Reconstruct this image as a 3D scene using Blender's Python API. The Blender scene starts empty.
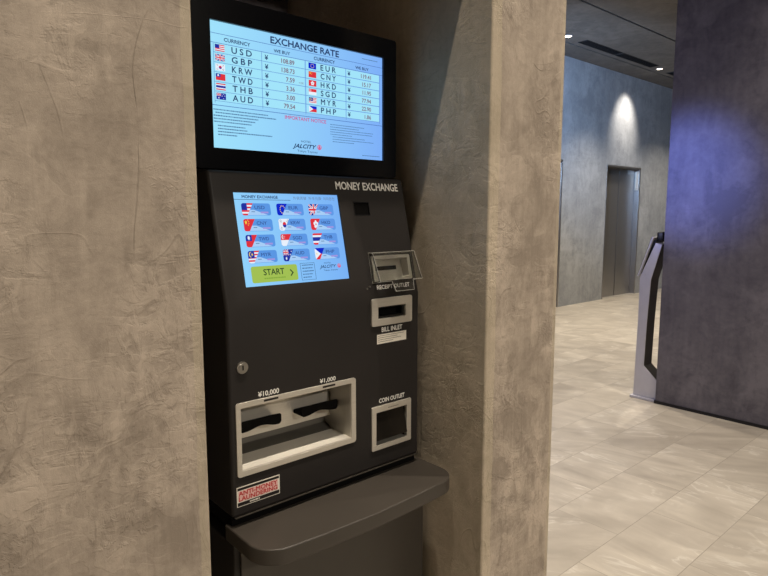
import bpy, bmesh, math, random
from mathutils import Vector
random.seed(7)
sc = bpy.context.scene
COL = sc.collection
PI = math.pi

# ------------------------------------------------------------------ materials
def lin(c):
    return tuple(((x/255)/12.92 if x/255 <= .04045 else ((x/255+.055)/1.055)**2.4) for x in c)

class NT:
    def __init__(s, name):
        s.m = bpy.data.materials.new(name); s.m.use_nodes = True
        s.t = s.m.node_tree; s.t.nodes.clear()
        s.out = s.n('ShaderNodeOutputMaterial')
    def n(s, typ, **kw):
        nd = s.t.nodes.new(typ)
        for k, v in kw.items():
            if hasattr(nd, k): setattr(nd, k, v)
            else: nd.inputs[k.replace('_', ' ')].default_value = v
        return nd
    def l(s, a, b): s.t.links.new(a, b)
    def math(s, op, a, b=None, clamp=False):
        nd = s.n('ShaderNodeMath', operation=op, use_clamp=clamp)
        for i, x in enumerate((a, b)):
            if x is None: continue
            if isinstance(x, (int, float)): nd.inputs[i].default_value = x
            else: s.l(x, nd.inputs[i])
        return nd.outputs[0]
    def mix(s, f, a, b):
        nd = s.n('ShaderNodeMix', data_type='RGBA')
        for i, x in ((0, f), (6, a), (7, b)):
            if isinstance(x, (int, float)): nd.inputs[i].default_value = x
            elif isinstance(x, tuple): nd.inputs[i].default_value = (*x[:3], 1)
            else: s.l(x, nd.inputs[i])
        return nd.outputs[2]
    def ramp(s, f, stops):
        nd = s.n('ShaderNodeValToRGB')
        e = nd.color_ramp.elements
        while len(e) < len(stops): e.new(.5)
        for el, (p, v) in zip(e, stops):
            el.position = p; el.color = (v, v, v, 1) if isinstance(v, (int, float)) else (*v, 1)
        s.l(f, nd.inputs[0]); return nd.outputs[0]
    def coord(s, scale=(1, 1, 1), rot=(0, 0, 0), loc=(0, 0, 0)):
        tc = s.n('ShaderNodeTexCoord'); mp = s.n('ShaderNodeMapping')
        mp.inputs['Location'].default_value = loc; mp.inputs['Rotation'].default_value = rot; mp.inputs['Scale'].default_value = scale
        s.l(tc.outputs['Object'], mp.inputs[0]); return mp.outputs[0]
    def noise(s, vec, scale, detail=4, rough=.5, dist=0):
        nd = s.n('ShaderNodeTexNoise'); nd.inputs['Scale'].default_value = scale; nd.inputs['Detail'].default_value = detail
        nd.inputs['Roughness'].default_value = rough; nd.inputs['Distortion'].default_value = dist
        s.l(vec, nd.inputs['Vector']); return nd.outputs[0]
    def bsdf(s, col, rough=.5, metal=0., bump=None, bstr=.5, bdist=.002, spec=.5, **kw):
        b = s.n('ShaderNodeBsdfPrincipled')
        for k, x in (('Base Color', col), ('Roughness', rough), ('Metallic', metal), ('Specular IOR Level', spec)):
            if isinstance(x, (int, float)): b.inputs[k].default_value = x
            elif isinstance(x, tuple): b.inputs[k].default_value = (*x[:3], 1)
            else: s.l(x, b.inputs[k])
        for k, v in kw.items(): b.inputs[k.replace('_', ' ')].default_value = v
        if bump is not None:
            bp = s.n('ShaderNodeBump'); bp.inputs['Strength'].default_value = bstr; bp.inputs['Distance'].default_value = bdist
            s.l(bump, bp.inputs['Height']); s.l(bp.outputs[0], b.inputs['Normal'])
        s.l(b.outputs[0], s.out.inputs[0]); return s.m

M = {}
def paint(name, c, rough=.5, metal=0., grain=1500, bstr=.08, spec=.5, var=.12):
    t = NT(name); v = t.coord()
    f = t.noise(v, 9, 3)
    col = t.mix(f, tuple(x*(1-var) for x in c), tuple(x*(1+var) for x in c))
    M[name] = t.bsdf(col, rough, metal, t.noise(v, grain, 2), bstr, .0003, spec)
def brushed(name, c, rough=.3, axis=0, metal=1.):
    t = NT(name); s = [900, 900, 900]; s[axis] = 18
    f = t.noise(t.coord(tuple(s)), 1, 3)
    g = t.noise(t.coord(), 14, 3)
    col = t.mix(f, tuple(x*.86 for x in c), tuple(x*1.12 for x in c))
    r = t.math('ADD', t.math('MULTIPLY', g, .14), rough-.07)
    M[name] = t.bsdf(col, r, metal, f, .12, .0003)
def emit(name, rgb, strength=1.):
    t = NT(name); e = t.n('ShaderNodeEmission')
    e.inputs[0].default_value = (*lin(rgb), 1); e.inputs[1].default_value = strength
    t.l(e.outputs[0], t.out.inputs[0]); M[name] = t.m
def emit_span(name, axis, a, b, ca, cb, strength=1.):
    """a display panel with its viewing-angle colour shift, ca to cb, painted along one axis"""
    t = NT(name); sep = t.n('ShaderNodeSeparateXYZ'); t.l(t.coord(), sep.inputs[0])
    f = t.math('DIVIDE', t.math('SUBTRACT', sep.outputs[axis], a), b-a, True)
    e = t.n('ShaderNodeEmission'); t.l(t.mix(f, lin(ca), lin(cb)), e.inputs[0]); e.inputs[1].default_value = strength
    t.l(e.outputs[0], t.out.inputs[0]); M[name] = t.m

def plaster(name, c1, c2, s=1., bump=.6, rough=.75, bands=(), spec=.3, rim=None, steps=True):
    t = NT(name); v = t.coord()
    # warp the coordinates a little so that trowel marks sweep in arcs
    big = t.noise(v, 3.2*s, 5, .55, 1.2)
    mid = t.noise(v, 9*s, 6, .6, 1.8)
    patch = t.noise(v, 6.5*s, 2.5, .45, 1.1)
    stp = t.ramp(patch, [(.30, 0.), (.405, .05), (.412, .30), (.50, .36), (.506, .62), (.585, .66), (.592, .92), (.75, 1.)])
    arcs = t.noise(t.coord((34*s, 34*s, 3.5*s), (0, .75, 0)), 1, 3, .5, .5)
    arcs2 = t.noise(t.coord((5*s, 5*s, 40*s), (0, .3, 0), (3, 1, 2)), 1, 3, .5, .7)
    zone = t.ramp(t.noise(t.coord((1, 1, .7), (0, 0, 0), (5, 2, 1)), 3.4*s, 2), [(.47, 0.), (.60, 1.)])
    line = [(.0, 0.), (.488, 0.), (.5, 1.), (.506, .1), (.53, 0.), (1., 0.)]
    rid1 = t.ramp(t.noise(t.coord((1, 1, .55), (0, .3, 0)), 7*s, 1.2, .4, .5), line)
    rid2 = t.ramp(t.noise(t.coord((.6, .6, 1), (0, -.6, 0), (9, 4, 2)), 6*s, 1., .4, .4), line)
    m1 = t.ramp(t.noise(v, 4*s, 2), [(.50, 0.), (.58, 1.)])
    m2 = t.ramp(t.noise(t.coord((1, 1, 1), (0, 0, 0), (2, 7, 4)), 4.5*s, 2), [(.52, 0.), (.60, 1.)])
    ridge = t.math('ADD', t.math('MULTIPLY', rid1, m1), t.math('MULTIPLY', t.math('MULTIPLY', rid2, m2), .3))
    crumb = t.math('MULTIPLY', t.ramp(t.noise(v, 34*s, 4, .6, 1.5), [(.52, 0.), (.58, 1.)]), t.math('MULTIPLY', m1, zone))
    skip = t.ramp(t.noise(t.coord((1.5, 1.5, .75), (0, .5, 0), (1, 5, 8)), 15*s, 7, .62, .6), [(.44, 0.), (.50, .75), (.62, 1.)])
    skip2 = t.ramp(t.noise(t.coord((.8, .8, 1.6), (0, -.35, 0), (4, 4, 1)), 10*s, 7, .6, .9), [(.46, 0.), (.50, .8), (.6, 1.)])
    zone2 = t.ramp(t.noise(t.coord((1, 1, .8), (0, 0, 0), (2, 9, 3)), 3.1*s, 2), [(.42, 0.05), (.58, 1.)])
    skips = t.math('MULTIPLY', t.math('ADD', t.math('MULTIPLY', skip, .6), t.math('MULTIPLY', skip2, .5)), zone2)
    fine = t.noise(v, 520*s, 3, .65)
    A = 1. if steps else .2
    h = t.math('MULTIPLY', t.math('MULTIPLY', stp, zone), .30*A)
    h = t.math('ADD', h, t.math('MULTIPLY', ridge, .22*A))
    h = t.math('ADD', h, t.math('MULTIPLY', crumb, .26*A))
    h = t.math('ADD', h, t.math('MULTIPLY', t.math('MULTIPLY', arcs, zone), .55))
    h = t.math('ADD', h, t.math('MULTIPLY', arcs2, .10))
    h = t.math('ADD', h, t.math('MULTIPLY', mid, .30))
    h = t.math('ADD', h, t.math('MULTIPLY', skips, .34*(1. if steps else .5)))
    h = t.math('ADD', h, t.math('MULTIPLY', fine, .11))
    f = t.math('ADD', t.math('MULTIPLY', big, .45), t.math('MULTIPLY', mid, .4))
    f = t.math('ADD', f, t.math('MULTIPLY', t.math('SUBTRACT', arcs, .5), .25))
    f = t.math('ADD', f, t.math('MULTIPLY', t.math('MULTIPLY', t.math('SUBTRACT', stp, .5), zone), .22))
    f = t.math('ADD', f, t.math('MULTIPLY', t.math('SUBTRACT', t.noise(v, 60*s, 4, .7), .5), .30))
    f = t.math('SUBTRACT', f, t.math('MULTIPLY', ridge, .12*A))
    f = t.math('ADD', f, t.math('MULTIPLY', t.math('SUBTRACT', skips, .3), .16))
    f = t.ramp(f, [(.25, 0.), (.62, 1.)])
    col = t.mix(f, lin(c1), lin(c2))
    # paler strips along an arris: filled corner beads, and painted bevel glints
    sep = t.n('ShaderNodeSeparateXYZ'); t.l(v, sep.inputs[0])
    wob = t.math('MULTIPLY', t.math('SUBTRACT', t.noise(t.coord((6, 6, 6)), 1, 4), .5), .012)
    for (ax, a, b, cb) in bands:
        p = t.math('ADD', sep.outputs[ax], wob)
        m = t.math('MULTIPLY', t.math('GREATER_THAN', p, a), t.math('LESS_THAN', p, b))
        col = t.mix(t.math('MULTIPLY', m, .35), col, lin(cb))
    M[name] = t.bsdf(col, rough, 0., h, bump, .0045/s, spec)

plaster('beige_plaster', (150, 138, 126), (192, 178, 164), 1.5, .85, .7,
        bands=((0, .357, .380, (198, 186, 160)), (0, 1.026, 1.062, (204, 191, 164)), (0, 1.288, 1.31, (198, 186, 162))))  # right-edge band paints in the light caught on the pillar's bevel
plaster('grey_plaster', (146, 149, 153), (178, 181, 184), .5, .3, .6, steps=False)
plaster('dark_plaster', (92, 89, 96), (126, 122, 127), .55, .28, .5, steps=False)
plaster('ceiling_board', (94, 91, 87), (116, 112, 107), .4, .25, .8, steps=False)
paint('black_paint', lin((41, 38, 37)), .48, spec=.25)
paint('brown_grey_paint', lin((66, 61, 56)), .40, spec=.4)
paint('black_plastic', lin((18, 18, 20)), .3)
paint('gloss_black', lin((9, 9, 13)), .2, spec=.35)
paint('recess_black', lin((7, 6, 6)), .8, spec=.12)
paint('white_print', lin((235, 233, 228)), .6)
paint('sticker_white', lin((236, 230, 218)), .5)
paint('sticker_red', lin((196, 40, 44)), .5)
paint('sticker_pink', lin((238, 190, 184)), .5)
paint('sticker_black', lin((26, 20, 20)), .5)
paint('print_grey', lin((120, 116, 108)), .6)
paint('silver_paint', lin((206, 206, 214)), .38, .2)
paint('kiosk_shade', lin((66, 62, 58)), .5)  # shade colour for the kiosk frame's inner side
paint('vent_black', lin((22, 22, 24)), .7)
paint('skirting_black', lin((20, 19, 22)), .5)
brushed('stainless', (.70, .66, .59), .36, 0, .55)
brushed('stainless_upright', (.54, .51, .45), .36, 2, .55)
brushed('lit_tray_steel', (.88, .84, .76), .42, 0, .25)  # paler stainless, overhead light on the tray put into the colour
brushed('shaded_steel', (.20, .19, .17), .35, 0, .7)  # darker stainless, shade under the plate put into the colour
brushed('lift_steel', (.36, .35, .345), .36, 2, .8)
brushed('lock_metal', (.6, .58, .55), .3, 0)
t = NT('clear_acrylic'); M['clear_acrylic'] = t.bsdf((.96, .98, .97), .03, 0., None, Transmission_Weight=1., IOR=1.49)
paint('edge_glint', lin((200, 197, 188)), .3)  # pale colour for the light along the acrylic edges
t = NT('smoked_flap'); M['smoked_flap'] = t.bsdf((.012, .010, .008), .22, 0., t.noise(t.coord(), 25, 2), .05, .001)
t = NT('dark_glass'); M['dark_glass'] = t.bsdf((.004, .004, .006), .05, 0., t.noise(t.coord(), 25, 2), .01, .001)
emit('lamp_glow', (255, 236, 205), 14)
emit('indicator_glow', (190, 192, 200), .8)

# floor: stone tiles 0.64 x 0.305 in half bond
t = NT('stone_tiles')
tc = t.n('ShaderNodeTexCoord'); mp = t.n('ShaderNodeMapping'); mp.inputs['Location'].default_value = (-2.10+64*8, -1.2+.305*200, 0)
t.l(tc.outputs['Object'], mp.inputs[0])
br = t.n('ShaderNodeTexBrick', offset=.5, offset_frequency=2)
br.inputs['Scale'].default_value = 1; br.inputs['Brick Width'].default_value = .64; br.inputs['Row Height'].default_value = .305
br.inputs['Mortar Size'].default_value = .0016; br.inputs['Mortar Smooth'].default_value = .2; br.inputs['Bias'].default_value = 0
br.inputs['Color1'].default_value = (0, 0, 0, 1); br.inputs['Color2'].default_value = (1, 1, 1, 1); br.inputs['Mortar'].default_value = (.5, .5, .5, 1)
t.l(mp.outputs[0], br.inputs[0])
rnd = t.n('ShaderNodeSeparateColor'); t.l(br.outputs['Color'], rnd.inputs[0]); R = rnd.outputs[0]
rot = t.n('ShaderNodeVectorRotate', rotation_type='Z_AXIS'); t.l(tc.outputs['Object'], rot.inputs['Vector'])
t.l(t.math('ADD', t.math('MULTIPLY', R, .9), .75), rot.inputs['Angle'])
def n4(vec, scl, detail, dist, vsc):
    m2 = t.n('ShaderNodeMapping'); m2.inputs['Scale'].default_value = vsc; t.l(vec, m2.inputs[0])
    nd = t.n('ShaderNodeTexNoise', noise_dimensions='4D'); nd.inputs['Scale'].default_value = scl; nd.inputs['Detail'].default_value = detail
    nd.inputs['Distortion'].default_value = dist; t.l(m2.outputs[0], nd.inputs['Vector']); t.l(t.math('MULTIPLY', R, 37.), nd.inputs['W']); return nd.outputs[0]
streak = n4(rot.outputs[0], 1, 6, 1.3, (1.5, 6.5, 1))
cloud = n4(rot.outputs[0], 3.2, 5, .8, (1, 1, 1))
vein = t.ramp(n4(rot.outputs[0], 1, 5, 2.6, (1.6, 5.5, 1)), [(0, 0.), (.47, 0.), (.5, 1.), (.54, 0.), (1, 0.)])
vmask = t.ramp(cloud, [(.48, 0.), (.62, 1.)])
f = t.math('ADD', t.math('MULTIPLY', streak, .55), t.math('MULTIPLY', cloud, .45))
f = t.math('ADD', f, t.math('MULTIPLY', t.math('SUBTRACT', R, .5), .10))
col = t.mix(t.ramp(f, [(.33, 0.), (.67, 1.)]), lin((166, 158, 146)), lin((206, 198, 184)))
col = t.mix(t.math('MULTIPLY', t.math('MULTIPLY', vein, vmask), .5), col, lin((232, 228, 218)))
col = t.mix(t.math('MULTIPLY', br.outputs['Fac'], .55), col, lin((120, 112, 100)))
rr = t.math('ADD', t.math('MULTIPLY', streak, .2), .30)
hh = t.math('SUBTRACT', t.math('MULTIPLY', streak, .3), br.outputs['Fac'])
M['stone_tiles'] = t.bsdf(col, rr, 0., hh, .25, .001, .4)

# ------------------------------------------------------------------ mesh building
class Frame:
    def __init__(s, o, u, v):
        s.o = Vector(o); s.u = Vector(u).normalized(); s.v = Vector(v).normalized(); s.n = s.u.cross(s.v)
    def __call__(s, a, b, c=0.): return s.o + s.u*a + s.v*b + s.n*c
W = Frame((0, 0, 0), (1, 0, 0), (0, 1, 0))

class MB:
    def __init__(s, mat='black_paint'): s.v = []; s.f = []; s.fm = []; s.mat = mat
    def face(s, pts, mat=None):
        i = len(s.v); s.v += [Vector(p) for p in pts]; s.f.append(list(range(i, i+len(pts)))); s.fm.append(mat or s.mat)
    def hexa(s, b, tp, mat=None):
        n = len(b); i = len(s.v); s.v += [Vector(p) for p in b] + [Vector(p) for p in tp]
        fs = [list(range(i+n-1, i-1, -1)), list(range(i+n, i+2*n))] + [[i+k, i+(k+1) % n, i+n+(k+1) % n, i+n+k] for k in range(n)]
        s.f += fs; s.fm += [mat or s.mat]*len(fs)
    def box(s, x0, x1, y0, y1, z0, z1, F=W, mat=None):
        q = [(x0, y0), (x1, y0), (x1, y1), (x0, y1)]
        s.hexa([F(a, b, z0) for a, b in q], [F(a, b, z1) for a, b in q], mat); return s
    def prism(s, poly, z0, z1, F=W, mat=None):
        s.hexa([F(a, b, z0) for a, b in poly], [F(a, b, z1) for a, b in poly], mat); return s
    def ring(s, outer, inner, z0, z1, F=W, mat=None):
        n = len(outer); i = len(s.v)
        for z in (z0, z1):
            s.v += [F(a, b, z) for a, b in outer] + [F(a, b, z) for a, b in inner]
        for k in range(n):
            j = (k+1) % n
            o0, o1, p0, p1 = i+k, i+j, i+n+k, i+n+j; q = 2*n
            for fc in ([o0+q, o1+q, p1+q, p0+q], [o1, o0, p0, p1], [o0, o1, o1+q, o0+q], [p1, p0, p0+q, p1+q]):
                s.f.append(fc); s.fm.append(mat or s.mat)
        return s
    def flat(s, poly, n=0., F=W, mat=None): s.face([F(a, b, n) for a, b in poly], mat); return s
    def rect(s, a0, a1, b0, b1, n=0., F=W, mat=None): return s.flat([(a0, b0), (a1, b0), (a1, b1), (a0, b1)], n, F, mat)
    def disc(s, a, b, r, n=0., F=W, mat=None, k=16): return s.flat([(a+r*math.cos(2*PI*i/k), b+r*math.sin(2*PI*i/k)) for i in range(k)], n, F, mat)
    def cyl(s, a, b, r, z0, z1, F=W, mat=None, k=24, r1=None):
        r1 = r if r1 is None else r1
        c = [(math.cos(2*PI*i/k), math.sin(2*PI*i/k)) for i in range(k)]
        s.hexa([F(a+r*x, b+r*y, z0) for x, y in c], [F(a+r1*x, b+r1*y, z1) for x, y in c], mat); return s
    def text(s, st, u, v, h, F=W, w=None, n=.0003, al='L', mat=None, bold=0., shear=0., track=1.):
        vs, fs = glyphs(st, 0, shear, track)
        x0 = min(p[0] for p in vs); x1 = max(p[0] for p in vs)
        k = h/CAP; kx = k if w is None else w/(x1-x0)
        off = {'L': 0, 'C': -.5, 'R': -1}[al]*(x1-x0)*kx
        dd = bold*h*2.2
        for (dx, dy) in (((-dd, 0), (dd, 0), (0, dd), (0, -dd)) if bold else ((0, 0),)):
            i = len(s.v)
            n += .00002
            s.v += [F(u+(p[0]-x0)*kx+off+dx, v+p[1]*k+dy, n) for p in vs]
            for fc in fs: s.f.append([i+q for q in fc]); s.fm.append(mat or s.mat)
        return s

def glyphs(st, bold, shear, track):
    cu = bpy.data.curves.new('t', 'FONT'); cu.body = st; cu.offset = bold; cu.shear = shear; cu.resolution_u = 3; cu.space_character = track
    o = bpy.data.objects.new('t', cu); COL.objects.link(o)
    dg = bpy.context.evaluated_depsgraph_get(); me = bpy.data.meshes.new_from_object(o.evaluated_get(dg))
    r = ([tuple(v.co) for v in me.vertices], [list(p.vertices) for p in me.polygons])
    bpy.data.meshes.remove(me); bpy.data.objects.remove(o); bpy.data.curves.remove(cu)
    return r
CAP = max(p[1] for p in glyphs('H', 0, 0, 1)[0])

def base_of(o):
    while o.parent: o = o.parent
    return o.location.copy()
def obj(name, mb, parent=None, bevel=0., seg=2, smooth=True, fix=True, cut=None):
    L = base_of(parent) if parent else Vector((0, 0, 0))
    me = bpy.data.meshes.new(name)
    me.from_pydata([tuple(p-L) for p in mb.v], [], mb.f)
    names = []
    for k in mb.fm:
        if k not in names: names.append(k)
    for k in names: me.materials.append(M[k])
    for p, k in zip(me.polygons, mb.fm): p.material_index = names.index(k)
    if fix:
        bm = bmesh.new(); bm.from_mesh(me)
        bmesh.ops.recalc_face_normals(bm, faces=bm.faces)
        if bevel:
            es = [e for e in bm.edges if len(e.link_faces) == 2 and e.calc_face_angle(0) > .5]
            bmesh.ops.bevel(bm, geom=es, offset=bevel, segments=seg, affect='EDGES', profile=.5, clamp_overlap=True)
        bm.to_mesh(me); bm.free()
    o = bpy.data.objects.new(name, me); COL.objects.link(o)
    if cut:
        for c in cut:
            md = o.modifiers.new('b', 'BOOLEAN'); md.operation = 'DIFFERENCE'; md.solver = 'EXACT'; md.object = c
        bpy.context.view_layer.update()
        dg = bpy.context.evaluated_depsgraph_get(); dg.update()
        new = bpy.data.meshes.new_from_object(o.evaluated_get(dg))
        o.modifiers.clear(); o.data = new; bpy.data.meshes.remove(me); me = new; me.name = name
    if parent: o.parent = parent
    if smooth and (bevel or cut):
        me.shade_smooth(); me.set_sharp_from_angle(angle=math.radians(60))
        wn = o.modifiers.new('wn', 'WEIGHTED_NORMAL'); wn.keep_sharp = True
    return o
def thing(name, loc, label, cat, group=None):
    o = bpy.data.objects.new(name, None); COL.objects.link(o); o.location = loc; o.empty_display_size = .1
    o['label'] = label; o['category'] = cat
    if group: o['group'] = group
    return o
def struct(name, mb, parent=None, **kw):
    o = obj(name, mb, parent, **kw)
    if not parent: o['kind'] = 'structure'
    return o
def rrect(a0, a1, b0, b1, r, k=4):
    p = []
    for cx, cy, s in ((a1-r, b0+r, -PI/2), (a1-r, b1-r, 0), (a0+r, b1-r, PI/2), (a0+r, b0+r, PI)):
        p += [(cx+r*math.cos(s+PI/2*i/k), cy+r*math.sin(s+PI/2*i/k)) for i in range(k+1)]
    return p

# ------------------------------------------------------------------ the room
YW = .834                     # front face of the wall the alcove is cut into
XL, XR, XP = .374, 1.03, 1.304
YB = 1.62                     # back of the alcove
HEAD = 2.165                  # underside of the alcove's head
CZ = 3.7
struct('floor', MB('stone_tiles').box(-4, 15, -4, 5.4, -.1, 0))
struct('wall_left', MB('beige_plaster').box(-3, XL, YW, YB, 0, 5.6), bevel=.004, seg=3)
struct('wall_middle', MB('beige_plaster').box(XR, XP, YW, YB, 0, 5.6), bevel=.005, seg=3)
struct('wall_top', MB('beige_plaster').box(XL, XR, YW, YB, HEAD, 5.6))
struct('wall_back', MB('dark_plaster').box(-3, XP, YB, YB+.2, 0, 5.6))  # dark plaster chosen to deepen the alcove's shade by colour
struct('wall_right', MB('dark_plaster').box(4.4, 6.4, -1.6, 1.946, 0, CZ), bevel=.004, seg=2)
struct('baseboard_right', MB('skirting_black').box(4.394, 6.406, -1.6, 1.952, 0, .022))
fw = MB('grey_plaster'); FY = 5.09; DT = 2.22
D1 = (9.28, 10.44); D2 = (6.80, 7.99)
for a, b, z0, z1 in ((-3, D2[0], 0, CZ), (D2[0], D2[1], DT, CZ), (D2[1], D1[0], 0, CZ), (D1[0], D1[1], DT, CZ), (D1[1], 15, 0, CZ)):
    fw.box(a, b, FY, FY+.3, z0, z1)
struct('wall_far', fw)
cl = MB('ceiling_board')
for a, b in ((2.2, 3.705), (3.735, 4.69), (4.715, 5.4)): cl.box(-4, 15, a, b, CZ, CZ+.12)
cl.box(-4, 15, -4, 2.2, 5.6, 5.7); cl.box(-4, 15, 2.2, 2.3, CZ+.12, 5.7)
struct('ceiling', cl)
struct('trim_1', MB('vent_black').box(-4, 15, 3.69, 3.75, CZ+.03, CZ+.05))
struct('trim_2', MB('vent_black').box(-4, 15, 4.68, 4.73, CZ+.03, CZ+.05))
for i, (a, b) in enumerate((D1, D2)):
    fr = MB('lift_steel'); RY = FY+.09
    fr.box(a, a+.03, FY-.004, RY, 0, DT); fr.box(b-.03, b, FY-.004, RY, 0, DT); fr.box(a+.03, b-.03, FY-.004, RY, DT-.03, DT)
    d = struct('door_%d' % (i+1), fr, bevel=.002)
    m = (a+b)/2
    obj('seam', MB('recess_black').box(m-.02, m+.02, RY+.02, RY+.045, 0.006, DT), d)
    obj('door_leaf', MB('lift_steel').box(a+.0, m-.011, RY, RY+.04, 0.006, DT), d)
    obj('door_leaf', MB('lift_steel').box(m+.011, b, RY, RY+.04, 0.006, DT), d)
    obj('door_sill', MB('stainless').box(a+.03, b-.03, FY, RY, -.002, .004), d)
for b, lab in ((D1[1], 'slim lit lift indicator strip on the right jamb of the lift door'),
               (D2[1], 'slim lift indicator strip on the door jamb beside the plastered pillar edge')):
    ind = thing('lift_indicator', (b-.03, FY+.05, 1.84), lab, 'indicator', 'lift indicators')
    obj('housing', MB('stainless').box(b-.042, b-.03, FY+.012, FY+.076, 1.83, 2.16), ind, bevel=.002)
    obj('lit_strip', MB('indicator_glow').box(b-.046, b-.042, FY+.022, FY+.050, 1.85, 2.14), ind)

# ceiling fittings
for x, y, lab in ((7.13, 4.53, 'small round recessed ceiling downlight next to the plastered pillar edge'),
                  (9.78, 4.545, 'small round recessed ceiling downlight above the lift door')):
    d = thing('recessed_downlight', (x, y, CZ), lab, 'ceiling light', 'recessed downlights in the dark ceiling')
    c = 24; P = lambda r: [(x+r*math.cos(2*PI*k/c), y+r*math.sin(2*PI*k/c)) for k in range(c)]
    obj('trim_ring', MB('silver_paint').ring(P(.055), P(.040), CZ-.006, CZ-.0005), d)
    obj('bulb', MB('lamp_glow').cyl(x, y, .038, CZ-.003, CZ-.0008), d)
for a, b, lab in ((7.47, 8.42, 'long black slotted ceiling vent, the first one from the pillar'),
                  (8.45, 9.55, 'long black slotted ceiling vent, middle one between the two downlights'),
                  (10.13, 11.2, 'long black slotted ceiling vent partly hidden by the dark wall')):
    d = thing('ceiling_vent', (a, 4.53, CZ), lab, 'ceiling vent', 'slot vents in the dark ceiling')
    y0, y1 = 4.455, 4.595
    obj('backing', MB('recess_black').box(a+.008, b-.008, y0+.008, y1-.008, CZ-.003, CZ-.0005), d)
    obj('frame', MB('vent_black').ring([(a, y0), (b, y0), (b, y1), (a, y1)], [(a+.01, y0+.01), (b-.01, y0+.01), (b-.01, y1-.01), (a+.01, y1-.01)], CZ-.008, CZ-.0005), d)
    sl = MB('vent_black')
    for k in range(4):
        yy = y0+.03+k*.0265; sl.box(a+.01, b-.01, yy, yy+.004, CZ-.012, CZ-.003)
    obj('slats', sl, d)

# ------------------------------------------------------------------ flags
def R_(c, a, b, e, f): return (c, [(a, b), (e, b), (e, f), (a, f)])
def D_(c, x, y, r, ar=.62, k=12): return (c, [(x+r*ar*math.cos(2*PI*i/k), y+r*math.sin(2*PI*i/k)) for i in range(k)])
def star(c, x, y, r, n=5, ar=.62, inner=.42, rot=PI/2):
    return (c, [(x+(r if i % 2 == 0 else r*inner)*ar*math.cos(rot+PI*i/n), y+(r if i % 2 == 0 else r*inner)*math.sin(rot+PI*i/n)) for i in range(2*n)])
def jack(x0, y0, x1, y1):
    w, h = x1-x0, y1-y0
    g = lambda c, pts: (c, [(x0+a*w, y0+b*h) for a, b in pts])
    r = [g('navy', [(0, 0), (1, 0), (1, 1), (0, 1)])]
    for c, t in (('white', .11), ('red', .045)):
        r += [g(c, [(0, 0), (t, 0), (1, 1-t), (1, 1), (1-t, 1), (0, t)]), g(c, [(1, 0), (1, t), (t, 1), (0, 1), (0, 1-t), (1-t, 0)])]
    for c, t in (('white', .16), ('red', .09)):
        r += [g(c, [(.5-t*.62, 0), (.5+t*.62, 0), (.5+t*.62, 1), (.5-t*.62, 1)]), g(c, [(0, .5-t), (1, .5-t), (1, .5+t), (0, .5+t)])]
    return r
def flag(code):
    full = lambda c: R_(c, 0, 0, 1, 1)
    if code == 'USD': return [R_('red' if i % 2 == 0 else 'white', 0, 1-(i+1)/7, 1, 1-i/7) for i in range(7)] + [R_('navy', 0, 3/7, .45, 1)]
    if code == 'MYR': return [R_('red' if i % 2 == 0 else 'white', 0, 1-(i+1)/8, 1, 1-i/8) for i in range(8)] + [R_('navy', 0, .4, .52, 1), D_('yellow', .22, .7, .22), D_('navy', .26, .7, .19), star('yellow', .34, .7, .14, 8)]
    if code == 'GBP': return jack(0, 0, 1, 1)
    if code == 'AUD': return [full('navy')] + jack(0, .5, .5, 1) + [star('white', .25, .24, .17, 7), star('white', .75, .82, .09, 7), star('white', .75, .18, .09, 7), star('white', .62, .55, .09, 7), star('white', .88, .6, .09, 7)]
    if code == 'EUR': return [full('blue')] + [D_('yellow', .5+.21*math.cos(i*PI/6), .5+.32*math.sin(i*PI/6), .055, k=6) for i in range(12)]
    if code == 'CNY': return [full('red'), star('yellow', .2, .72, .2)] + [D_('yellow', a, b, .05, k=6) for a, b in ((.36, .9), (.43, .78), (.43, .62), (.36, .5))]
    if code == 'HKD': return [full('red')] + [D_('white', .5+.14*math.cos(PI/2+i*PI*.4), .5+.22*math.sin(PI/2+i*PI*.4), .15) for i in range(5)]
    if code == 'SGD': return [full('white'), R_('red', 0, .5, 1, 1), D_('white', .2, .75, .18), D_('red', .25, .75, .16)] + [D_('white', .3+.06*math.cos(PI/2+i*PI*.4), .75+.09*math.sin(PI/2+i*PI*.4), .03, k=6) for i in range(5)]
    if code == 'TWD': return [full('red'), R_('navy', 0, .5, .5, 1), star('white', .25, .75, .2, 12, inner=.6)]
    if code == 'THB': return [full('red'), R_('white', 0, 1/6, 1, 5/6), R_('navy', 0, 1/3, 1, 2/3)]
    if code == 'PHP': return [R_('blue', 0, .5, 1, 1), R_('red', 0, 0, 1, .5), ('white', [(0, 0), (.55, .5), (0, 1)]), star('yellow', .18, .5, .12, 8)]
    if code == 'KRW':
        up = [(.5+.16*math.cos(a), .5+.25*math.sin(a)) for a in [PI*i/8 for i in range(9)]]
        dn = [(.5+.16*math.cos(a), .5+.25*math.sin(a)) for a in [PI+PI*i/8 for i in range(9)]]
        r = [full('white'), ('red', up), ('navy', dn)]
        for x, y, s in ((.2, .8, 1), (.8, .8, -1), (.2, .2, -1), (.8, .2, 1)):
            for k in (-1, 0, 1):
                cx, cy = x+k*.045*s, y-k*.07
                r.append(('ink', [(cx-.06, cy-.08*s-.018), (cx-.06, cy-.08*s+.018), (cx+.06, cy+.08*s+.018), (cx+.06, cy+.08*s-.018)]))
        return r
for k, c in dict(red=(222, 52, 62), white=(232, 240, 252), navy=(34, 50, 160), blue=(16, 40, 200), yellow=(246, 214, 70), ink=(30, 34, 60)).items(): emit('px_'+k, c)
emit('px_text', (44, 66, 110)); emit('px_line', (70, 104, 178)); emit('px_soft', (104, 124, 158)); emit('px_notice', (196, 92, 150)); emit('px_small', (78, 116, 160))
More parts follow.
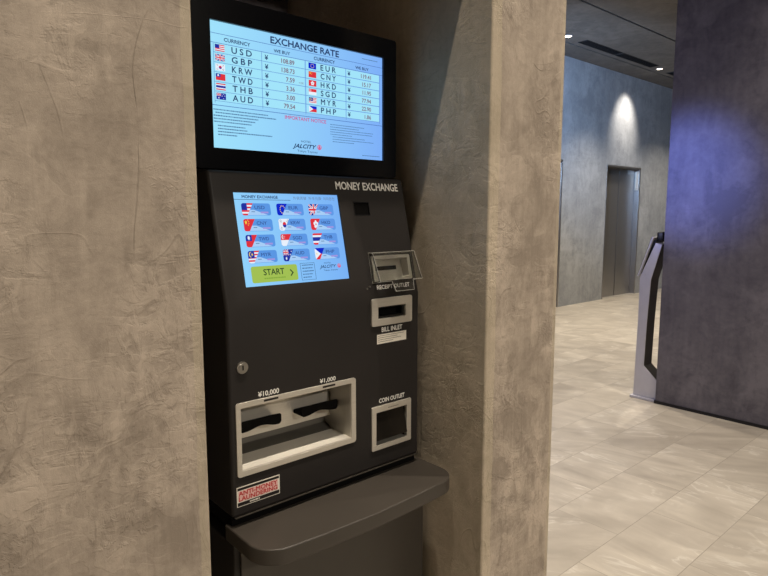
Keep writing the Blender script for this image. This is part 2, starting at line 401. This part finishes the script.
emit('px_cell', (162, 228, 250)); emit('px_value', (128, 108, 128)); emit('px_logo', (26, 50, 92)); emit('px_logo_red', (214, 96, 140))
emit('px_start', (162, 192, 84)); emit('px_start_text', (54, 76, 44)); emit('px_start_soft', (128, 164, 62)); emit('px_pink', (160, 150, 222)); emit('px_code', (58, 92, 156)); emit('px_pale', (168, 206, 246))
def clip(poly, cl):
    for i in range(len(cl)):
        a, b = cl[i], cl[(i+1) % len(cl)]
        ins = lambda p: (b[0]-a[0])*(p[1]-a[1])-(b[1]-a[1])*(p[0]-a[0]) >= -1e-12
        out = []
        for j in range(len(poly)):
            p, q = poly[j], poly[(j+1) % len(poly)]
            if ins(p): out.append(p)
            if ins(p) != ins(q):
                d1 = (b[0]-a[0])*(p[1]-a[1])-(b[1]-a[1])*(p[0]-a[0]); d2 = (b[0]-a[0])*(q[1]-a[1])-(b[1]-a[1])*(q[0]-a[0])
                s = d1/(d1-d2); out.append((p[0]+(q[0]-p[0])*s, p[1]+(q[1]-p[1])*s))
        poly = out
        if len(poly) < 3: return []
    return poly
def draw_flag(mb, code, a, b, w, h, F, n, cl=None):
    for i, (c, p) in enumerate(flag(code)):
        p = [(a+x*w, b+y*h) for x, y in p]
        if cl: p = clip(p, cl)
        if len(p) >= 3: mb.flat(p, n+i*.00001, F, 'px_'+c)
def emblem(mb, u, v, r, F, n, col='px_logo_red', bg='px_pale'):
    mb.disc(u, v, r, n, F, col, 20)                                        # round red mark with two pale curved cuts
    for s in (-1, 1): mb.flat([(u+s*r*.1, v+r*.95), (u+s*r*.55, v+r*.5), (u+s*r*.62, v-r*.1), (u+s*r*.3, v-r*.45), (u+s*r*.42, v+.05*r)][::s], n+.00005, F, bg)

# ------------------------------------------------------------------ exchange rate monitor
MY = 1.09
mon = thing('exchange_rate_monitor', (.735, MY+.03, 1.49), 'wide black monitor showing the exchange rate table above the money exchange machine', 'monitor')
x0, x1, z0, z1 = .521, .9475, 1.527, 1.760
obj('housing', MB('gloss_black').box(.487, .985, MY+.004, MY+.045, 1.489, 1.803), mon, bevel=.004)
FM = Frame((x0, MY, z0), (1, 0, 0), (0, 0, 1))
outer = rrect(.486-x0, .986-x0, 1.488-z0, 1.804-z0, .006); innr = rrect(0, x1-x0, 0, z1-z0, .0005)
obj('bezel', MB('gloss_black').ring(outer, innr, -.005, .006, FM), mon)
obj('wall_bracket', MB('black_plastic').box(.66, .81, MY+.045, YB, 1.60, 1.70), mon, bevel=.003)
emit_span('monitor_picture', 0, -.21, .21, (160, 226, 252), (126, 176, 248))  # left-to-right tint paints the viewing-angle shift into the glow
sw, sh = x1-x0, z1-z0
scr = obj('screen', MB('monitor_picture').box(0, sw, 0, sh, -.004, 0, FM), mon)
mm = .001
ln = MB('px_line')
for v, t_ in ((211, .9), (194, .9), (80, 1.1)): ln.rect(0, sw, (v-t_/2)*mm, (v+t_/2)*mm, .0004, FM)
for v in range(6): ln.rect(8*mm, 418*mm, (176.5-v*17.7-.3)*mm, (176.5-v*17.7+.3)*mm, .0004, FM)
for u in (8, 110, 213, 320, 418): ln.rect((u-.35)*mm, (u+.35)*mm, 84*mm, 193*mm, .0004, FM)
obj('table_lines', ln, scr)
ce = MB('px_cell')
for r in range(6):
    v = 185-r*17.7
    for a, b in ((9, 109), (111, 211), (215, 319), (321, 417)): ce.rect(a*mm, b*mm, (v-8)*mm, (v+8)*mm, .0002, FM)
obj('table_cells', ce, scr)
obj('exchange_heading', MB('px_text').text('EXCHANGE RATE', 131*mm, 214.5*mm, 12.5*mm, FM, 170*mm, .0005, bold=.02), scr)
for u, w in ((30, 55), (235, 55)): obj('column_heading', MB('px_text').text('CURRENCY', u*mm, 199*mm, 6.5*mm, FM, w*mm, .0005, bold=.018), scr)
for u, w in ((138, 38), (347, 38)): obj('column_heading', MB('px_text').text('WE BUY', u*mm, 198*mm, 6*mm, FM, w*mm, .0005, bold=.016), scr)
LEFT = (('USD', '108.89'), ('GBP', '138.73'), ('KRW', '7.59'), ('TWD', '3.36'), ('THB', '3.00'), ('AUD', '79.54'))
RIGHT = (('EUR', '119.41'), ('CNY', '15.17'), ('HKD', '11.95'), ('SGD', '77.94'), ('MYR', '22.90'), ('PHP', '1.86'))
for g, rows in enumerate((LEFT, RIGHT)):
    for r, (c, val) in enumerate(rows):
        v = 180-r*17.7
        fu = (11, 221)[g]
        fm_ = MB('px_white'); draw_flag(fm_, c, fu*mm, (v-.5)*mm, 19.5*mm, 12*mm, FM, .0005); obj('flag', fm_, scr)
        rt = MB('px_text'); va = MB('px_value')
        rt.text(c, (45, 252)[g]*mm, v*mm, 11*mm, FM, (43, 40)[g]*mm, .0005, bold=.014, track=1.5)
        rt.text('\u00a5', (117, 325)[g]*mm, v*mm, 9*mm, FM, None, .0005, bold=.016)
        va.text(val, (186, 392)[g]*mm, v*mm, 8.5*mm, FM, None, .0005, al='R', bold=.016)
        if val == '7.59': va.text('\u00d7100', 208*mm, v*mm, 4*mm, FM, None, .0005, al='R')
        obj('currency_code', rt, scr); obj('rate_value', va, scr)
obj('notice_text', MB('px_notice').text('IMPORTANT NOTICE', 161*mm, 70*mm, 7*mm, FM, 104*mm, .0005, bold=.014), scr)
lg = MB('px_logo')
lg.text('JALCITY', 179*mm, 13.5*mm, 8*mm, FM, 59*mm, .0005, bold=.02, shear=.35)
lg.text('HOTEL', 200*mm, 25.5*mm, 4*mm, FM, 25*mm, .0005); lg.text('Tokyo Toyosu', 190*mm, 5*mm, 4.5*mm, FM, 51*mm, .0005)
emblem(lg, 246.5*mm, 18*mm, 5.5*mm, FM, .0005); obj('hotel_logo', lg, scr)
sm = MB('px_small')
def dashes(mb, F, u, v, w, h, n):                     # a line of print too small to read
    e = u+w
    while u < e:
        k = min(random.uniform(2, 7)*mm*(h/.0032), e-u); mb.rect(u, u+k, v, v+h, n, F); u += k+1.1*mm*(h/.0032)
for k, (u, w) in enumerate(((4, 118), (8, 132), (4, 95), (4, 88), (4, 80), (12, 58), (12, 62), (12, 118), (12, 40))):
    dashes(sm, FM, u*mm, (71-k*5.6-(1.5 if k > 4 else 0))*mm, w*mm,    .0021, .0005)
obj('small_print', sm, scr); sm = MB('px_small')
for k, (u, w) in enumerate(((276, 96), (276, 80), (276, 122), (276, 120), (276, 60), (282, 92), (282, 118), (282, 60))):
    dashes(sm, FM, u*mm, (69-k*5.2)*mm, w*mm, .0014, .0005)
obj('small_print', sm, scr); sm = MB('px_small')
dashes(sm, FM, 366*mm, 8*mm, 52*mm, .0016, .0005); obj('small_print', sm, scr); sm = MB('px_small')
dashes(sm, FM, 366*mm, 222*mm, 46*mm, .0016, .0005)
obj('small_print', sm, scr)

# ------------------------------------------------------------------ money exchange machine
BX0, BX1 = .4935, .985
mach = thing('money_exchange_machine', (.74, 1.2, 0), 'tall black money exchange machine with a lit touch screen standing in the alcove', 'exchange machine')
CR = (1.0, 1.22); TP = (1.061, 1.484)
FT = Frame((0, CR[0], CR[1]), (1, 0, 0), (0, TP[0]-CR[0], TP[1]-CR[1]))       # sloping upper face: u = x, v up from the crease
FF = Frame((0, 1.0, 0), (1, 0, 0), (0, 0, 1))                                    # upright lower face
LT = base_of(mach)
def cutter(a, b, c, d, n0, n1, F):
    mb = MB(); mb.prism([(a, c), (b, c), (b, d), (a, d)], n0, n1, F)
    return obj('cutter', mb)
cuts = [cutter(.5135, .7805, .9140, 1.0405, -.13, .05, FF), cutter(.848, .944, .879, .957, -.09, .05, FF), cutter(.854, .939, 1.169, 1.198, -.07, .05, FF),
        cutter(.5405, .7875, .0465, .2295, -.005, .05, FT), cutter(.826, .870, .184, .214, -.006, .05, FT), cutter(.858, .958, .040, .084, -.02, .05, FT)]
body = MB('black_paint')
SX = Frame((BX0, 0, 0), (0, 1, 0), (0, 0, 1))
body.prism([(1.0, .826), CR, TP, (1.5, TP[1]), (1.5, .826)], 0, BX1-BX0, SX)
for c in cuts: bpy.context.view_layer.update()
bo = obj('cabinet_body', body, None, bevel=.007, seg=4, cut=cuts)
for v in bo.data.vertices: v.co -= LT
bo.parent = mach
for c in cuts: bpy.data.objects.remove(c)
obj('neck', MB('recess_black').box(BX0+.004, BX1-.002, 1.012, 1.5, .80, .8265), mach)
obj('edge_highlight', MB('brown_grey_paint').box(BX0+.006, BX1-.004, .9988, 1.006, .8245, .8262), mach)  # thin strip drawn as the highlight along the body's bottom edge
bc = obj('base_cabinet', MB('black_paint').box(.4935, 1.006, 1.003, 1.5, 0.0, .7725), mach, bevel=.004)
obj('access_door', MB('brown_grey_paint').box(.507, 1.002, .998, 1.0025, .05, .765), bc, bevel=.0015)
# shelf
sp = [(.491, 1.03), (.491, .945)]
def arc(cx, cy, r, a0, a1, k=8): return [(cx+r*math.cos(math.radians(a0+(a1-a0)*i/k)), cy+r*math.sin(math.radians(a0+(a1-a0)*i/k))) for i in range(k+1)]
sp += arc(.549, .937, .058, 180, 264)
sp += [(.62, .873), (.74, .8685), (.86, .873)]
sp += arc(.944, .937, .058, 276, 360)
sp += [(1.002, 1.03)]
obj('shelf', MB('brown_grey_paint').prism(sp, .7725, .805), mach, bevel=.0035, seg=3)

# touch screen
tx0, tv0 = .541, .047
FS = Frame(FT(tx0, tv0, -.003), FT.u, FT.v)
emit_span('touch_picture', 0, .541-.74, .787-.74, (146, 210, 252), (122, 178, 246))  # viewing-angle shift painted across the touch panel
ts = obj('touch_screen', MB('touch_picture').box(0, .246, 0, .182, -.003, 0, FS), mach)
tt = MB('px_text')
tt.text('MONEY EXCHANGE', 18*mm, 171.5*mm, 5.5*mm, FS, 79*mm, .0005, bold=.02)
tt.rect(0, 126*mm, 168.2*mm, 169.1*mm, .0005, FS)
tt.text('\u5916\u8ca8\u4e21\u66ff  \u5916\u5e01\u5151\u6362  \uc678\ud654\ud658\uc804', 133*mm, 170.5*mm, 5.2*mm, FS, 104*mm, .0005, mat='px_soft')
obj('heading_text', tt, ts)
emit_span('button_picture', 0, .541-.74, .787-.74, (88, 150, 226), (96, 152, 230))
GRID = (('USD', 'EUR', 'GBP'), ('CNY', 'KRW', 'HKD'), ('TWD', 'SGD', 'THB'), ('MYR', 'AUD', 'PHP'))
for r in range(4):
    for c in range(3):
        a = (14, 91, 167)[c]; b = 137.5-r*31; w = 63; h = 24; code = GRID[r][c]
        bt = MB('button_picture')
        bt.prism(rrect(a*mm, (a+w)*mm, b*mm, (b+h)*mm, 4.5*mm), .0001, .0005, FS)
        lo = clip([(a*mm+7*mm, b*mm+.6*mm), (a*mm+56*mm, b*mm+.6*mm), (a*mm+26*mm, (b+11)*mm), (a*mm+10*mm, (b+11)*mm)], rrect(a*mm, (a+w)*mm, b*mm, (b+h)*mm, 4.5*mm))
        bt.flat(lo, .0006, FS, 'px_pale')
        cl_ = clip([(a*mm, b*mm), ((a+11)*mm, b*mm), ((a+25)*mm, (b+h)*mm), (a*mm, (b+h)*mm)], rrect(a*mm, (a+w)*mm, b*mm, (b+h)*mm, 4.5*mm))
        draw_flag(bt, code, a*mm, b*mm, 26*mm, h*mm, FS, .0007, cl_)
        bt.text(code, (a+28)*mm, (b+12.5)*mm, 6.5*mm, FS, 22*mm, .0007, mat='px_code', bold=.014)
        bt.rect((a+40)*mm, (a+57)*mm, (b+4)*mm, (b+7.5)*mm, .0007, FS, 'px_pink')
        bt.rect((a+20)*mm, (a+28)*mm, (b+6.5)*mm, (b+7.8)*mm, .0007, FS, 'px_small')
        obj('currency_button', bt, ts)
st = MB('px_start')
st.prism(rrect(16*mm, 119*mm, 6*mm, 38*mm, 4*mm), .0001, .0006, FS)
st.text('START', 42*mm, 20*mm, 11.5*mm, FS, 46*mm, .0008, bold=.012, mat='px_start_text')
st.flat([(101*mm, 27*mm), (103*mm, 28.6*mm), (109.5*mm, 21.5*mm), (103*mm, 14.4*mm), (101*mm, 16*mm), (106*mm, 21.5*mm)], .0008, FS, 'px_start_text')
dashes(st, FS, 42*mm, 12.5*mm, 48*mm, .0022, .0008)
for i in range(len(st.fm)):
    if st.fm[i] == 'px_start' and i > 40: st.fm[i] = 'px_start_soft'
obj('start_button', st, ts)
bx = MB('px_small')
bx.ring([(127*mm, 4*mm), (162*mm, 4*mm), (162*mm, 39*mm), (127*mm, 39*mm)], [(127.8*mm, 4.8*mm), (161.2*mm, 4.8*mm), (161.2*mm, 38.2*mm), (127.8*mm, 38.2*mm)], .0001, .0005, FS)
for k in range(5): dashes(bx, FS, 131*mm, (33.5-k*6.2)*mm, (27, 25, 27, 24, 20)[k]*mm, .0022, .0005)
obj('notice_box', bx, ts)
l2 = MB('px_logo')
l2.text('JALCITY', 174*mm, 26*mm, 6*mm, FS, 42*mm, .0005, bold=.012, shear=.35); l2.text('HOTEL', 186*mm, 35*mm, 2.8*mm, FS, 18*mm, .0005); l2.text('Tokyo Toyosu', 183*mm, 19.5*mm, 3.2*mm, FS, 36*mm, .0005)
emblem(l2, 224*mm, 29*mm, 4.5*mm, FS, .0005); obj('hotel_logo', l2, ts)

# lettering, camera window
obj('lettering', MB('white_print').text('MONEY EXCHANGE', .785, .2415, .0165, FT, .180, .0002, bold=.016), mach)['label'] = 'white MONEY EXCHANGE lettering'
cw = obj('camera_window', MB('recess_black').box(.827, .869, .185, .213, -.005, -.003, FT), mach)
obj('window_rim', MB('black_plastic').ring([(.8255, .1835), (.8705, .1835), (.8705, .2145), (.8255, .2145)], [(.8275, .1855), (.8685, .1855), (.8685, .2125), (.8275, .2125)], -.004, .0006, FT), cw)

# receipt outlet with clear cover
ro = obj('receipt_outlet', MB('stainless').ring(rrect(.852, .966, .034, .091, .003), rrect(.859, .957, .041, .083, .001), -.004, .0035, FT), mach)
rc = MB('stainless')
rc.rect(.858, .958, .040, .084, -.0195, FT)
for q in (((.8585, .0405), (.9575, .0405)), ((.9575, .0405), (.9575, .0835)), ((.9575, .0835), (.8585, .0835)), ((.8585, .0835), (.8585, .0405))):
    (a, b), (c, d) = q; rc.face([FT(a, b, -.019), FT(c, d, -.019), FT(c, d, -.003), FT(a, b, -.003)])
obj('recess', rc, ro, fix=False)
obj('paper_slot', MB('recess_black').box(.872, .938, .060, .069, -.0192, -.0165, FT), ro)
obj('lettering', MB('white_print').text('RECEIPT OUTLET', .858, .0165, .0085, FT, .098, .0002, bold=.016), ro)['label'] = 'white RECEIPT OUTLET lettering'
ac = MB('clear_acrylic'); th = .0022
def sheet(mb, p, nrm):                                   # a thin pane from its corner points and a thickness vector
    p = [Vector(q) for q in p]; nrm = Vector(nrm).normalized()*th
    mb.hexa(p, [q+nrm for q in p])
sheet(ac, [FT(.847, .030, .001), FT(.847, .098, .001), FT(.847, .096, .012), FT(.847, .030, .025)], FT.u)
sheet(ac, [FT(.972, .030, .001), FT(.972, .098, .001), FT(.972, .096, .012), FT(.972, .030, .025)], FT.u)
sheet(ac, [FT(.8495, .098, .001), FT(.9718, .098, .001), FT(.9718, .096, .012), FT(.8495, .096, .012)], -FT.v)
dn = (FT(.85, .03, .025)-FT(.85, .096, .012)); nn = FT.u.cross(dn)
if nn.dot(FT.n) < 0: nn = -nn
sheet(ac, [FT(.8472, .0962, .0123), FT(.974, .0962, .0123), FT(.974, .030, .0253), FT(.945, .030, .0253), FT(.940, .006, .029), FT(.885, .006, .029), FT(.880, .030, .0253), FT(.8472, .030, .0253)], nn)
cv = obj('receipt_cover', ac, mach, bevel=.0004, seg=1); cv['label'] = 'clear acrylic cover'
ed = MB('edge_glint')  # pale rods paint in the bright gleam of the polished acrylic edges
def rod(mb, a, b, r=.0005):
    d = (b-a).normalized(); x = d.orthogonal().normalized(); y = d.cross(x); c = [(math.cos(i*PI/3)*r, math.sin(i*PI/3)*r) for i in range(6)]
    mb.hexa([a+x*p+y*q for p, q in c], [b+x*p+y*q for p, q in c])
ep = [FT(*q) for q in ((.8472, .0965, .0150), (.974, .0965, .0150), (.974, .030, .0280), (.945, .030, .0280), (.940, .006, .0318), (.885, .006, .0318), (.880, .030, .0280), (.8472, .030, .0280))]
for k in range(8): rod(ed, ep[k], ep[(k+1) % 8])
for p, q in ((ep[0], FT(.8472, .0985, .001)), (ep[1], FT(.974, .0985, .001)), (ep[2], FT(.974, .030, .001)), (ep[7], FT(.8472, .030, .001)), (FT(.8472, .0985, .001), FT(.974, .0985, .001)), (FT(.974, .0985, .001), FT(.974, .030, .001)), (FT(.8472, .0985, .001), FT(.8472, .030, .001))): rod(ed, p, q, .0005)
obj('cover_glint', ed, cv)
for i, (a, b) in enumerate(((.829, .020), (.8375, .024))):
    obj('screw', MB('lock_metal').cyl(a, b, .0022, 0, .0018, FT, k=10), mach)

# bill inlet
bi = obj('bill_inlet', MB('stainless').ring(rrect(.8365, .9585, 1.1545, 1.2165, .005), rrect(.855, .938, 1.170, 1.197, .001), -.004, .004, FF), mach, bevel=.0008)
obj('note_mouth', MB('recess_black').box(.8545, .9385, 1.1695, 1.1975, -.05, -.022, FF), bi)
mo = MB('black_plastic'); mo.ring(rrect(.855, .938, 1.170, 1.197, .001), rrect(.861, .932, 1.175, 1.193, .001), -.02, -.003, FF); obj('inner_frame', mo, bi)
obj('lettering', MB('white_print').text('BILL INLET', .868, 1.1395, .010, FF, .062, .0002, bold=.016), mach)['label'] = 'white BILL INLET lettering'
sk = obj('notice_sticker', MB('sticker_white').box(.854, .943, 1.113, 1.1345, 0, .0003, FF), mach); sk['label'] = 'small white notice sticker'
pr = MB('print_grey')
dashes(pr, FF, .857, 1.1305, .080, .0012, .0005); dashes(pr, FF, .857, 1.126, .058, .0014, .0005); dashes(pr, FF, .857, 1.1215, .070, .0014, .0005); dashes(pr, FF, .857, 1.117, .045, .0014, .0005)
obj('small_print', pr, sk)

# lock
lk = obj('lock', MB('lock_metal').cyl(.521, 1.117, .0115, 0, .004, FF).cyl(.521, 1.117, .008, .004, .0055, FF), mach)
obj('keyhole', MB('recess_black').box(.5198, .5222, 1.1125, 1.1215, .0052, .0058, FF), lk)

# bill dispenser: stainless surround, sunk plate with two black mouths, tray
bd = obj('bill_dispenser', MB('stainless').ring(rrect(.505, .791, .9045, 1.0495, .006), rrect(.5155, .7785, .9160, 1.0385, .001), -.004, .003, FF), mach, bevel=.0007)
tr = MB('stainless')
pa, pb = .5145, .7795
prof = [(.001, .9158), (.072, .9168), (.096, .928), (.098, .947), (.080, .947), (.078, 1.0398), (.0, 1.0398)]   # (depth, z)
for k in range(len(prof)-1):
    (d0, e0), (d1, e1) = prof[k], prof[k+1]
    tr.face([FF(pa, e0, -d0), FF(pb, e0, -d0), FF(pb, e1, -d1), FF(pa, e1, -d1)], 'shaded_steel' if k in (1, 2) else 'lit_tray_steel' if k == 0 else None)  # shaded back and lit tray floor set by colour
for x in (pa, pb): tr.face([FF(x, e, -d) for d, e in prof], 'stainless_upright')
obj('tray', tr, bd, fix=False)
for a, w in ((.538, .094), (.682, .095)):
    mb = MB('recess_black'); fr_, bk_ = [], []
    pts = [(a, .976), (a+.004, .971)]
    pts += [(a+.010+(w-.020)*i/12, .971+.0065*math.sin(PI*i/12)**2) for i in range(13)]
    pts += [(a+w-.004, .971), (a+w, .976), (a+w, .9905), (a+w-.003, .9935), (a+.003, .9935), (a, .9905)]
    fr_ = [FF(p, q, -.045) for p, q in pts]; bk_ = [FF(p, .972+(q-.972)*.45, -.079) for p, q in pts]
    mb.hexa(bk_, fr_); bm_ = obj('bill_mouth', mb, bd, bevel=.0008, seg=1)
for a, b in ((.5645, .5965), (.703, .735)): obj('notch_mark', MB('sticker_black').box(a, b, 1.0425, 1.0465, .003, .0034, FF), bd)
obj('lettering', MB('white_print').text('\u00a510,000', .554, 1.053, .0095, FF, .046, .0002, bold=.016), mach)['label'] = 'white 10,000 yen lettering'
obj('lettering', MB('white_print').text('\u00a51,000', .698, 1.053, .0085, FF, .040, .0002, bold=.016), mach)['label'] = 'white 1,000 yen lettering'

# coin outlet
co = obj('coin_outlet', MB('stainless').ring(rrect(.836, .957, .868, .9705, .003), rrect(.849, .943, .880, .956, .001), -.004, .004, FF), mach, bevel=.0008)
ct = MB('stainless'); cp = [(.002, .8797), (.03, .8797), (.075, .905), (.075, .9565), (.0, .9565)]
for k in range(len(cp)-1):
    (d0, e0), (d1, e1) = cp[k], cp[k+1]
    ct.face([FF(.8485, e0, -d0), FF(.9435, e0, -d0), FF(.9435, e1, -d1), FF(.8485, e1, -d1)], 'stainless' if k == 0 else 'recess_black')
for x in (.8485, .9435): ct.face([FF(x, e, -d) for d, e in cp], 'recess_black')
obj('chute', ct, co, fix=False)
fl = MB('smoked_flap'); F2 = Frame(FF(.8495, .955, -.010), (1, 0, 0), (0, .22, 1)); fl.box(0, .093, -.066, 0, 0, .002, F2)
obj('flap', fl, co)
mk = MB('print_grey'); dashes(mk, FF, .884, .9615, .032, .0018, .0042); obj('small_print', mk, co)
obj('lettering', MB('white_print').text('COIN OUTLET', .860, .9765, .0095, FF, .078, .0002, bold=.016), mach)['label'] = 'white COIN OUTLET lettering'

# anti-money laundering sticker
ws = obj('warning_sticker', MB('sticker_white').box(.503, .597, .846, .8855, 0, .0003, FF), mach); ws['label'] = 'red and white warning sticker'
wk = MB('sticker_red')
wk.box(.5045, .5955, .8785, .8835, .0002, .0005, FF, 'sticker_black'); wk.box(.5045, .5955, .8475, .8545, .0002, .0005, FF, 'sticker_black')
wk.box(.5065, .5925, .8565, .8770, .0002, .0004, FF, 'sticker_pink')
wk.text('ANTI-MONEY', .507, .8678, .0085, FF, .084, .0006, bold=.016)
wk.text('LAUNDERING', .507, .8573, .0085, FF, .084, .0006, bold=.016)
dashes(wk, FF, .530, .8495, .022, .0030, .0006); 
for i in range(len(wk.fm)-12, len(wk.fm)):
    if len(wk.f[i]) == 4 and wk.fm[i] == 'sticker_red' and min(wk.v[j].z for j in wk.f[i]) < .8535: wk.fm[i] = 'sticker_white'
obj('warning_print', wk, ws, fix=False)

# ------------------------------------------------------------------ self-service kiosk beside the dark wall
kx, kw = 4.43, .13
ki = thing('kiosk_stand', (kx+kw/2, 2.03, 0), 'slim silver kiosk stand with a tilted screen and small camera beside the dark wall', 'kiosk')
SK = Frame((kx, 0, 0), (0, 1, 0), (0, 0, 1))
frame = [(2.133, .02), (2.124, .60), (2.126, .935), (2.019, 1.196), (1.970, 1.186), (2.040, .918), (2.053, .60), (2.060, .262), (1.955, .165), (1.80, .10), (1.80, .02)]
obj('frame', MB('silver_paint').prism(frame, 0, kw, SK), ki, bevel=.004)
ip = MB('kiosk_shade')  # dark sheet imitating the shade on the frame's inner side
for k in range(4, 8):
    (y0_, z0_), (y1_, z1_) = frame[k], frame[k+1]
    ip.face([(kx+.003, y0_-.0015, z0_), (kx+kw-.003, y0_-.0015, z0_), (kx+kw-.003, y1_-.0015, z1_), (kx+.003, y1_-.0015, z1_)])
obj('inner_shade', ip, ki, fix=False)
obj('base_plate', MB('silver_paint').box(kx-.02, kx+kw+.02, 1.76, 2.15, 0, .02), ki, bevel=.004)
FK = Frame((kx-.02, 2.140, .945), (1, 0, 0), (0, 2.043-2.140, 1.240-.945))     # screen slab, its face turned away and up
sl = obj('screen_housing', MB('silver_paint').box(0, kw+.04, 0, .312, .003, .016, FK), ki, bevel=.003)
sl2 = obj('screen_mount', MB('gloss_black').box(.022, kw+.02, .02, .29, .016, .035, FK), ki)
obj('screen', MB('dark_glass').box(.006, kw+.034, .008, .304, .0005, .003, FK), sl)
ch = obj('camera_head', MB('gloss_black').box(kx+.0, kx+.10, 1.962, 2.015, 1.205, 1.277), ki, bevel=.012, seg=3)
obj('lens', MB('dark_glass').cyl(.05, 0, .016, 0, .006, Frame((kx, 2.0155, 1.243), (1, 0, 0), (0, 0, 1)).__class__((kx, 2.0155, 1.243), (-1, 0, 0), (0, 0, 1)) if False else Frame((kx+.1, 2.0155, 1.243), (-1, 0, 0), (0, 0, 1)), k=20), ch)
for z in (1.06, .955):
    obj('screw', MB('lock_metal').cyl(2.062 if z > 1 else 2.085, z, .004, -.0012, .001, SK, k=10), ki)

# ------------------------------------------------------------------ light
def spot(name, loc, aim, power, col, size=60, blend=.4, rad=.04):
    l = bpy.data.lights.new(name, 'SPOT'); l.energy = power; l.color = col; l.spot_size = math.radians(size); l.spot_blend = blend; l.shadow_soft_size = rad
    o = bpy.data.objects.new(name, l); COL.objects.link(o); o.location = loc
    o.rotation_euler = (Vector(aim)-Vector(loc)).to_track_quat('-Z', 'Y').to_euler(); return o
def area(name, loc, aim, power, col, sx, sy):
    l = bpy.data.lights.new(name, 'AREA'); l.shape = 'RECTANGLE'; l.size = sx; l.size_y = sy; l.energy = power; l.color = col
    o = bpy.data.objects.new(name, l); COL.objects.link(o); o.location = loc
    o.rotation_euler = (Vector(aim)-Vector(loc)).to_track_quat('-Z', 'Y').to_euler(); return o
WARM = (1., .88, .72)
LZ = 5.4; LY = YW-(LZ-HEAD)/3.5
for x, p in ((-.7, 120), (.45, 440), (2.0, 390), (3.4, 400)):
    spot('lobby_spot', (x, LY, LZ), (x, LY+.1, 0), p, WARM, 70, .5, .035)
for x in (7.13, 9.78):
    spot('wall_washer', (x, 4.55, CZ-.02), (x, 4.55+math.sin(math.radians(35)), CZ-.02-math.cos(math.radians(35))), 170, (1., .90, .78), 62, 1., .06)
for x, y, p in ((6.6, 3.7, 240), (8.6, 3.8, 240), (4.8, 3.4, 210), (11, 3.8, 240), (6.4, 2.2, 170)):
    spot('hall_spot', (x, y, CZ-.02), (x, y, 0), p, WARM, 110, .7, .05)
spot('lobby_front', (1.12, -4., 3.2), (.8, 1., 1.3), 345, (1., .90, .76), 50, .8, .15)
spot('blue_wall_fill', (4.5, 3.45, 2.9), (9.4, 5.09, 2.8), 1050, (.40, .62, 1.), 56, 1., .3)  # unseen lamp added to tint the far wall blue
area('blue_side_fill', (1.9, 2.9, 1.7), (4.4, 1.9, 1.4), 15, (.60, .62, 1.), 1.0, 1.0)  # unseen area lamp added for a blue cast on kiosk and dark wall
spot('blue_beam', (1.9, 2.6, 2.3), (4.4, 1.82, 1.66), 430, (.20, .28, 1.), 23, 1., .1)
w = bpy.data.worlds.new('World'); sc.world = w; w.use_nodes = True
bg = w.node_tree.nodes['Background']; bg.inputs[0].default_value = (.95, .9, .85, 1); bg.inputs[1].default_value = .008

# ------------------------------------------------------------------ camera
f = 600.; pitch = math.atan(73/f); yaw = math.atan((1075-384)/math.hypot(f, 73))
cam = bpy.data.cameras.new('Camera'); co_ = bpy.data.objects.new('Camera', cam); COL.objects.link(co_)
co_.location = (0, 0, 1.4); cam.sensor_width = 36; cam.lens = f/768*36; cam.clip_start = .02
fwd = Vector((math.cos(yaw)*math.cos(pitch), math.sin(yaw)*math.cos(pitch), -math.sin(pitch)))
co_.rotation_euler = fwd.to_track_quat('-Z', 'Y').to_euler()
sc.camera = co_
vs = sc.view_settings; vs.view_transform = 'Standard'; vs.look = 'None'; vs.gamma = 1; vs.exposure = 0; vs.use_curve_mapping = False
